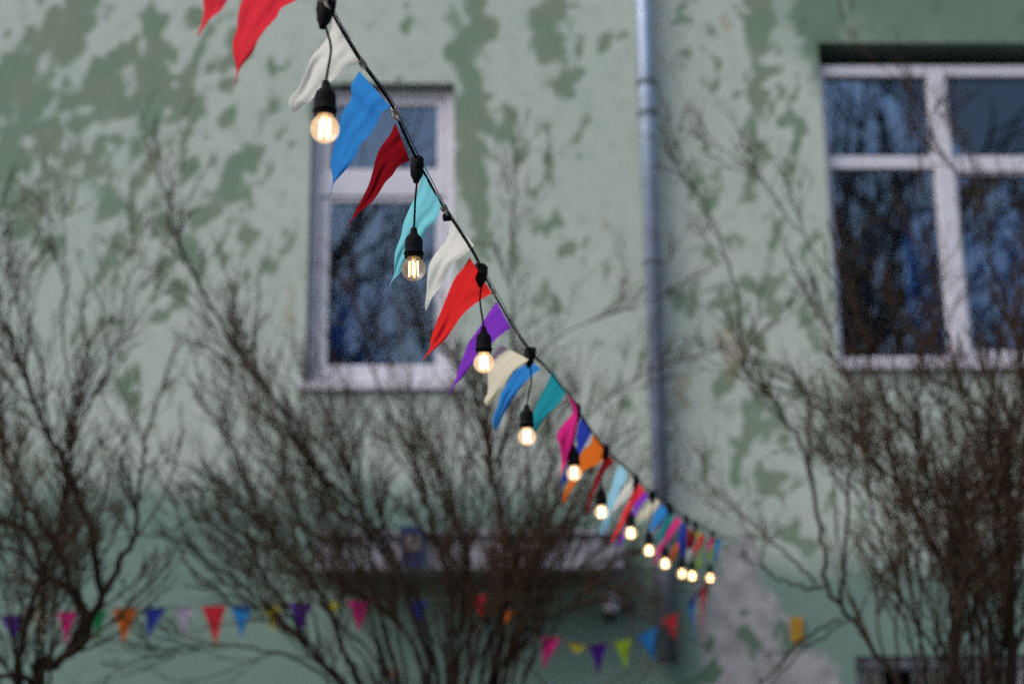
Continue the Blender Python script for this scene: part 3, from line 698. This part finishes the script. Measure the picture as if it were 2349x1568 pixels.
# ------------------------------------------------------------------ second bunting, along the wall
BY = 9.15
def line_thing(pts, name, label, r=.0035, cat='cord'):
    q = [on(x, y, BY) for x, y in pts]
    mb = MB(); mb.tube(smooth_path(q, 90), r, 6)
    return tag(mb.build(name, M_TWINE, smooth=True), label, cat)
line_thing([(-160, 1432), *P(c6, (10, 752), (200, 738), (380, 725), (590, 720), (745, 704), (950, 700), (1145, 695), (1325, 688), (1510, 682), (1715, 680), (1895, 665), (2030, 665)), *P(c7, (405, 588), (530, 585), (740, 592), (860, 585), (1120, 560), (1210, 548)), (1140, 1368), (1200, 1375)], 'bunting_cord', 'grey cord of the low bunting running level behind the shrubs')
line_thing([(1200, 1375), (1188, 1452), *P(c5, (230, 742), (390, 765), (430, 783), (555, 808), (695, 795), (855, 760), (1020, 682), (1150, 600), (1225, 530), (1340, 405), (1440, 250), (1545, 110))], 'bunting_cord', 'grey cord of the low bunting sagging beside the downpipe and climbing right')
GB = 'pennants of the low bunting along the wall'
def tri(col, c, A, B, T, lab, fold=0.):
    A, B, T = c(*A), c(*B), c(*T)
    m_ = ((A[0] + B[0]) / 2, (A[1] + B[1]) / 2)
    A, B, T = [(m_[0] + (q[0] - m_[0]) * 1.12, m_[1] + (q[1] - m_[1]) * 1.1) for q in (A, B, T)]
    def mixp(a, b, t, bow): return (a[0] + (b[0] - a[0]) * t + bow, a[1] + (b[1] - a[1]) * t)
    L_ = [A, mixp(A, T, .35, 1.5), mixp(A, T, .7, 1), T]
    R_ = [B, mixp(B, T, .35, -1.5 - fold), mixp(B, T, .7, -1), (T[0] + 1.2, T[1])]
    dd = lambda p: (on(p[0], p[1], BY) - EYE).dot(CM @ Vector((0, 0, -1)))
    pennant(col, L_, R_, lab, GB, dd, seed=int(A[0]), nz=10, nx=6, billow=.010)
for a in [
 ('violet', c6, (10, 755), (140, 745), (85, 918), 'violet pennant at the left edge of the low bunting'),
 ('cream', c6, (198, 737), (332, 735), (270, 922), 'cream pennant of the low bunting between violet and pink, far left'),
 ('pink', c6, (380, 727), (502, 725), (430, 922), 'magenta pennant of the low bunting beside the left shrub stem'),
 ('green', c6, (588, 724), (702, 720), (630, 892), 'dark green pennant behind the left shrub branch'),
 ('orange', c6, (743, 706), (897, 700), (805, 912), 'orange pennant of the low bunting right of the left shrub'),
 ('royal_blue', c6, (948, 702), (1082, 700), (970, 882), 'dark blue pennant of the low bunting between orange and lavender'),
 ('lavender', c6, (1143, 697), (1262, 695), (1200, 872), 'pale lavender pennant of the low bunting'),
 ('red', c6, (1323, 692), (1467, 685), (1405, 922), 'red pennant of the low bunting right of the lavender one'),
 ('blue', c6, (1508, 682), (1647, 685), (1575, 872), 'blue pennant of the low bunting right of the red one'),
 ('yellow', c6, (1713, 682), (1832, 690), (1780, 842), 'dull yellow pennant behind shrub stems right of the blue one'),
 ('violet', c6, (1893, 667), (2032, 665), (1965, 852), 'violet pennant behind the central shrub stems'),
 ('yellow', c7, (268, 600), (362, 600), (310, 672), 'small yellow pennant behind the central shrub, right of the violet one'),
 ('pink', c7, (403, 590), (532, 585), (460, 752), 'magenta pennant seen through the central shrub'),
 ('royal_blue', c7, (738, 596), (862, 588), (800, 732), 'dark blue pennant deep inside the central shrub'),
 ('red', c7, (1118, 566), (1212, 550), (1190, 702), 'red pennant deep inside the central shrub'),
 ('orange', c7, (1285, 655), (1375, 640), (1290, 784), 'orange pennant inside the right side of the central shrub'),
 ('green', c5, (118, 800), (232, 742), (170, 832), 'green pennant at the right side of the central shrub, left of the magenta one'),
 ('pink', c5, (278, 742), (392, 766), (285, 952), 'magenta pennant left of the folded yellow one near the downpipe'),
 ('yellow', c5, (428, 786), (557, 810), (500, 866), 'folded yellow pennant between magenta and violet near the downpipe'),
 ('violet', c5, (583, 804), (697, 796), (640, 992), 'violet pennant between the yellow and lime ones'),
 ('lime', c5, (743, 782), (857, 760), (815, 948), 'lime green pennant between violet and blue near the downpipe'),
 ('blue', c5, (893, 742), (1022, 680), (1002, 902), 'blue pennant just left of the downpipe foot'),
 ('red', c5, (1052, 642), (1152, 600), (1140, 762), 'red pennant in front of the downpipe'),
 ('violet', c5, (1225, 532), (1345, 405), (1262, 545), 'narrow violet pennant on the climbing cord right of the downpipe'),
 ('blue', c5, (1222, 535), (1268, 498), (1266, 748), 'long narrow blue pennant hanging right of the downpipe'),
 ('red', c5, (1305, 448), (1348, 405), (1318, 742), 'long narrow dull red pennant right of the hanging blue one'),
 ('green', c5, (1345, 402), (1372, 372), (1350, 690), 'thin green pennant right of the dull red one'),
 ('orange', c7, (650, 1010), (705, 1000), (682, 1066), 'orange scrap of a pennant low in the central shrub')]:
    tri(*a)

# ------------------------------------------------------------------ shrubs
class Shrub:
    def __init__(s, name, label, base, seed, y):
        s.root = tag(empty(name, base), label, 'shrub', 'bare shrubs in front of the wall'); s.base = Vector(base)
        s.r = np.random.default_rng(seed); s.tw = MB(); s.y = y; s.n = 0
    def stem(s, px, r0, r1, dy=0., dyt=0., twigs=14, spread=1., lmax=.8, t0=.25):
        """a stem traced in the picture, leaning in depth from dy at its foot to dyt at its tip"""
        n = len(px)
        pts = [on(x, y_, s.y + dy + (dyt - dy) * i / (n - 1)) for i, (x, y_) in enumerate(px)]
        Q = smooth_path(pts, max(16, n * 5))
        Q[1:-1] += s.r.normal(0, .006, (len(Q) - 2, 3))
        rad = np.linspace(r0, r1, len(Q))
        mb = MB(); mb.tube(Q, list(rad), 7)
        mb.build('stem', M_BARK, s.root, smooth=True, loc=s.base).location = (0, 0, 0)
        T = np.gradient(Q, axis=0); T /= np.linalg.norm(T, axis=1)[:, None]
        for _ in range(twigs):
            k = int((t0 + (1 - t0) * s.r.random() ** .8) * (len(Q) - 1))
            s.twig(Q[k], T[k], lmax * s.r.uniform(.35, 1.) * (1.15 - .5 * k / len(Q)), min(rad[k] * .6, .0062), 2, spread)
        s.twig(Q[-1], T[-1], lmax * .6, r1, 2, spread)
    def twig(s, p, d, ln, r, lev, spread=1.):
        s.n += 1
        if s.n > 16000: return
        ax = s.r.normal(0, 1, 3); ax[1] *= .7
        ax -= d * np.dot(ax, d); ax /= np.linalg.norm(ax) + 1e-9
        a = R(s.r.uniform(10, 38) * spread)
        v = d * math.cos(a) + ax * math.sin(a)
        n = 7 if lev > 0 else 5
        pts = [np.array(p, float)]
        curl = s.r.normal(0, .07, 3)
        for i in range(n - 1):
            v = v + curl * .7 + s.r.normal(0, .045, 3) + np.array([0, 0, .065])
            v /= np.linalg.norm(v)
            pts.append(pts[-1] + v * ln / (n - 1))
        P_ = np.array(pts)
        s.tw.tube(P_, list(np.linspace(r, max(r * .4, .0011), n)), 4, cap=False)
        if lev > 0:
            T = np.gradient(P_, axis=0); T /= np.linalg.norm(T, axis=1)[:, None]
            for _ in range(s.r.integers(3, 7) if lev == 2 else s.r.integers(1, 4)):
                k = s.r.integers(1, n)
                s.twig(P_[k], T[k], ln * s.r.uniform(.35, .65), max(r * .66, .0019), lev - 1, spread)
    def shoots(s, n, xa, xb, xc, ys, lean):
        """straight one-year shoots rising from the stool"""
        for _ in range(n):
            xt = s.r.uniform(xa, xb); yt = s.r.uniform(*ys); x0_ = xc + (xt - xc) * s.r.uniform(.25, .55) * (1 if lean > .2 else 1.6)
            dy = s.r.uniform(-.35, .35)
            pts = [(x0_, 1680), (x0_ + (xt - x0_) * .3 + s.r.normal(0, 9), 1680 + (yt - 1680) * .4), (x0_ + (xt - x0_) * .66 + s.r.normal(0, 9), 1680 + (yt - 1680) * .75), (xt, yt)]
            s.stem(pts, s.r.uniform(.005, .011), .0025, dy * .3, dy, int(s.r.integers(3, 9)), lmax=.6, t0=.45)
    def done(s):
        s.tw.build('twigs', M_TWIG, s.root, loc=s.base).location = (0, 0, 0)

sh = Shrub('bare_shrub', 'leafless branching shrub at the left edge with forked dark stems', on(60, 1700, 6.6).to_tuple()[:2] + (0,), 3, 6.6)
foot = lambda x, y_=2150: [(x, y_)]
for px, r0, r1, dy, dyt, tn in [
 ([(40, 2300), (42, 1568), (46, 1499), (63, 1411), (88, 1337), (116, 1263), (137, 1217), (148, 1147), (160, 1050), (175, 930), (205, 850)], .027, .007, 0, .1, 26),
 ([(50, 2300), (81, 1568), (116, 1537), (155, 1499), (193, 1474), (211, 1414), (232, 1372), (218, 1288), (207, 1200), (176, 1147), (150, 1060), (100, 980), (60, 870), (20, 760)], .036, .006, .1, -.2, 28),
 ([(155, 1499), (193, 1418), (169, 1361), (141, 1337), (98, 1319), (88, 1288), (84, 1249), (46, 1210), (0, 1186), (-60, 1130)], .024, .007, .08, .3, 14),
 ([(232, 1372), (271, 1298), (306, 1235), (316, 1147), (325, 1080), (332, 1000)], .017, .005, .1, .2, 12),
 ([(88, 1323), (53, 1277), (0, 1252), (-50, 1240)], .009, .006, 0, -.2, 5),
 ([(193, 1418), (165, 1358), (155, 1305), (123, 1249), (81, 1189), (53, 1147), (20, 1080), (0, 1010), (-5, 900)], .017, .005, 0, .2, 20),
 ([(95, 1560), (95, 1474), (70, 1414), (35, 1358), (0, 1323), (-40, 1290)], .005, .003, .2, .4, 3),
 ([(90, 1600), (60, 1556), (20, 1548), (-30, 1550)], .014, .010, 0, -.2, 1),
 ([(148, 1147), (125, 1050), (110, 960), (95, 841), (60, 760), (30, 640), (15, 500)], .008, .0025, .1, .3, 8),
 ([(160, 1050), (190, 960), (230, 880), (262, 800), (290, 690), (288, 590)], .007, .0025, .1, .3, 9),
 ([(175, 930), (150, 840), (145, 740), (150, 620), (147, 490)], .006, .0022, .1, .1, 6),
 ([(60, 870), (40, 800), (10, 720), (-20, 600)], .006, .003, -.2, -.3, 14)]:
    sh.stem(px, r0, r1, dy, dyt, tn, lmax=.6, t0=.3)
sh.shoots(10, -60, 300, 70, (1000, 1400), .3)
sh.done()

sh = Shrub('bare_shrub', 'wide bushy leafless shrub in the middle fanning out from below the frame', on(1040, 1700, 7.3).to_tuple()[:2] + (0,), 5, 7.3)
B0 = [(1010, 2450), (1000, 1900)]
for px, r0, r1, dy, dyt, tn in [
 ([(960, 1680), (990, 1560), (950, 1400), (900, 1270), (817, 1157), (737, 1094), (685, 1026), (659, 957), (595, 873), (537, 794), (506, 736), (464, 662), (421, 588), (390, 499), (363, 399)], .017, .0035, 0, -.2, 34),
 (B0 + [(774, 1568), (756, 1541), (703, 1488), (650, 1435), (598, 1376), (527, 1319), (468, 1281), (430, 1235)], .020, .006, 0, -.2, 20),
 ([(900, 1700), (774, 1551), (721, 1492), (668, 1411), (633, 1358), (580, 1288), (520, 1224), (482, 1203), (430, 1190), (370, 1225)], .015, .004, 0, .2, 24),
 ([(900, 1700), (830, 1568), (791, 1499), (766, 1428), (731, 1358), (689, 1295), (647, 1252), (598, 1182), (560, 1090), (520, 1000), (470, 930)], .016, .004, 0, .1, 30),
 ([(1010, 1700), (1006, 1549), (986, 1471), (966, 1401), (931, 1334), (892, 1276), (853, 1217), (830, 1170), (800, 1080), (770, 990), (720, 900)], .016, .004, .1, .2, 34),
 (B0 + [(1037, 1568), (1037, 1420), (1021, 1303), (994, 1225), (978, 1147), (950, 1050), (900, 960), (860, 860), (840, 760)], .024, .004, 0, .1, 34),
 ([(1110, 1700), (1131, 1568), (1154, 1420), (1158, 1303), (1150, 1186), (1120, 1060), (1100, 930), (1050, 830)], .024, .004, 0, -.1, 34),
 ([(1090, 1650), (1119, 1568), (1189, 1487), (1248, 1428), (1306, 1393), (1377, 1373)], .015, .005, 0, -.2, 14),
 ([(1120, 1650), (1150, 1568), (1200, 1440), (1280, 1340), (1360, 1290), (1425, 1282), (1452, 1310)], .012, .004, 0, .1, 12),
 ([(1060, 1650), (1100, 1568), (1150, 1400), (1220, 1270), (1300, 1200), (1390, 1150)], .013, .004, .1, .2, 26),
 ([(1110, 1500), (1180, 1300), (1215, 1100), (1185, 900), (1170, 650), (1180, 420)], .010, .0022, .1, .4, 18),
 ([(1140, 1400), (1230, 1150), (1320, 980), (1440, 880), (1560, 820)], .008, .0025, .2, .5, 16),
 ([(1060, 1450), (1080, 1250), (1150, 1020), (1250, 800), (1400, 720), (1500, 670)], .009, .0022, .2, .5, 16),
 ([(760, 1568), (721, 1534), (668, 1506), (598, 1488), (499, 1478), (422, 1485), (352, 1492)], .008, .003, -.1, -.4, 10),
 ([(1000, 1700), (960, 1500), (900, 1400), (820, 1300), (700, 1200), (620, 1060), (590, 960)], .013, .003, .2, .4, 30),
 ([(1060, 1700), (1080, 1450), (1060, 1250), (1010, 1100), (960, 980), (930, 880)], .014, .003, .2, .3, 34),
 ([(1150, 1568), (1189, 1510), (1216, 1530), (1262, 1580)], .006, .004, -.2, -.3, 3),
 ([(1000, 1600), (930, 1450), (860, 1380), (760, 1330), (680, 1310)], .010, .004, -.2, -.3, 24),
 ([(1070, 1600), (1120, 1420), (1250, 1330), (1340, 1320), (1400, 1350)], .010, .004, -.1, -.3, 12)]:
    sh.stem(px, r0, r1, dy, dyt, tn, lmax=.72)
sh.shoots(22, 640, 1400, 1030, (1000, 1380), .45)
sh.done()

sh = Shrub('bare_shrub', 'tall leafless shrub at the right edge reaching over the wide window', on(2260, 1700, 6.4).to_tuple()[:2] + (0,), 9, 6.4)
for px, r0, r1, dy, dyt, tn in [
 ([(2180, 2300), (2120, 1680), (2060, 1560), (2005, 1489), (1957, 1420), (1894, 1346), (1888, 1245), (1862, 1106), (1835, 1011), (1809, 973), (1750, 888), (1713, 851), (1697, 734), (1685, 650), (1640, 520), (1575, 380)], .017, .003, 0, .3, 22),
 ([(1931, 1383), (1941, 1245), (1952, 1000), (1950, 936), (1935, 850), (1900, 740)], .010, .003, 0, .2, 18),
 ([(2210, 1800), (2186, 1532), (2176, 1346), (2122, 1223), (2053, 1106), (1990, 1043), (1883, 920), (1814, 899), (1740, 880)], .016, .004, .1, .4, 30),
 ([(2230, 1800), (2202, 1532), (2186, 1213), (2149, 1144), (2096, 1011), (2043, 936), (2000, 840), (1960, 700)], .015, .003, 0, -.2, 34),
 ([(2250, 1800), (2255, 1505), (2223, 1319), (2213, 1191), (2240, 1149), (2287, 1074), (2340, 1032), (2400, 980)], .012, .005, .1, -.2, 26),
 ([(2330, 2300), (2319, 1568), (2314, 1319), (2309, 1160), (2298, 1011), (2266, 947), (2213, 894), (2180, 800), (2150, 650)], .030, .004, 0, .2, 36),
 ([(2330, 1900), (2324, 1425), (2319, 1000), (2338, 893), (2345, 700), (2350, 560)], .020, .004, -.1, 0, 30),
 ([(2420, 1500), (2400, 1100), (2300, 700), (2220, 450), (2150, 330), (2060, 180)], .010, .0022, 0, .2, 16),
 ([(2053, 1106), (2020, 900), (1950, 700), (1850, 560), (1740, 400), (1640, 330)], .007, .002, .1, .6, 10),
 ([(1931, 1420), (1840, 1468), (1750, 1568), (1720, 1640)], .006, .004, 0, .2, 2),
 ([(1945, 1424), (1860, 1476), (1775, 1560), (1750, 1620)], .005, .003, 0, -.2, 1),
 ([(1888, 1346), (1840, 1346), (1766, 1319), (1745, 1290)], .008, .004, 0, .3, 4),
 ([(1870, 1335), (1830, 1290), (1766, 1240), (1730, 1200)], .007, .004, 0, .3, 4),
 ([(2220, 1700), (2150, 1500), (2080, 1380), (2020, 1240), (1990, 1100), (1970, 960)], .010, .003, -.2, -.2, 28),
 ([(2290, 1700), (2260, 1400), (2240, 1200), (2200, 1020), (2140, 900), (2100, 760)], .014, .003, -.2, -.2, 36),
 ([(2200, 1600), (2120, 1350), (2060, 1200), (1960, 1090), (1900, 1010)], .010, .003, .3, .5, 26),
 ([(2330, 1500), (2290, 1250), (2270, 1000), (2285, 800), (2270, 560), (2240, 380)], .012, .0025, .1, .2, 26),
 ([(2120, 1568), (2110, 1350), (2105, 1150), (2110, 900), (2115, 650), (2110, 300)], .007, .0018, .2, .3, 14)]:
    sh.stem(px, r0, r1, dy, dyt, int(tn * .72), lmax=.62, t0=.3)
sh.shoots(24, 2010, 2370, 2230, (980, 1400), .12)
sh.done()

# ------------------------------------------------------------------ bare trees across the yard, seen in the window panes
def yard_tree(x, y, h, seed, label):
    r_ = np.random.default_rng(seed)
    root = tag(empty('bare_tree', (x, y, 0)), label, 'tree', 'bare trees across the yard')
    tr = MB(); cr = MB()
    def limb(p, d, ln, r, lev):
        n_ = 8; pts = [np.array(p)]; v = np.array(d, float)
        for i in range(n_ - 1):
            v = v + r_.normal(0, .10, 3) + np.array([0, 0, .05]); v /= np.linalg.norm(v); pts.append(pts[-1] + v * ln / (n_ - 1))
        P_ = np.array(pts); (tr if lev == 3 else cr).tube(P_, list(np.linspace(r, r * .45, n_)), 8 if lev == 3 else 5)
        if lev == 0: return
        for _ in range(8 if lev == 3 else 6):
            k = r_.integers(2 if lev < 3 else 3, n_); ax = r_.normal(0, 1, 3); ax -= v * ax.dot(v); ax /= np.linalg.norm(ax)
            a = R(r_.uniform(25, 60)); limb(P_[k], v * math.cos(a) + ax * math.sin(a), ln * r_.uniform(.45, .7), r * .42, lev - 1)
    limb((0, 0, 0), (0, 0, 1), h * .55, h * .022, 3)
    tr.build('trunk', M_BARK, root, smooth=True); cr.build('crown', M_BARK, root)
yard_tree(-3.3, -5.5, 13, 1, 'bare tree mirrored in the left half of the small window')
yard_tree(-1.5, -4.2, 12, 8, 'bare tree mirrored in the right half of the small window')
yard_tree(7.4, -5, 14, 2, 'bare tree mirrored in the left panes of the wide window')
yard_tree(10.6, -6, 15, 4, 'bare tree mirrored in the right panes of the wide window')
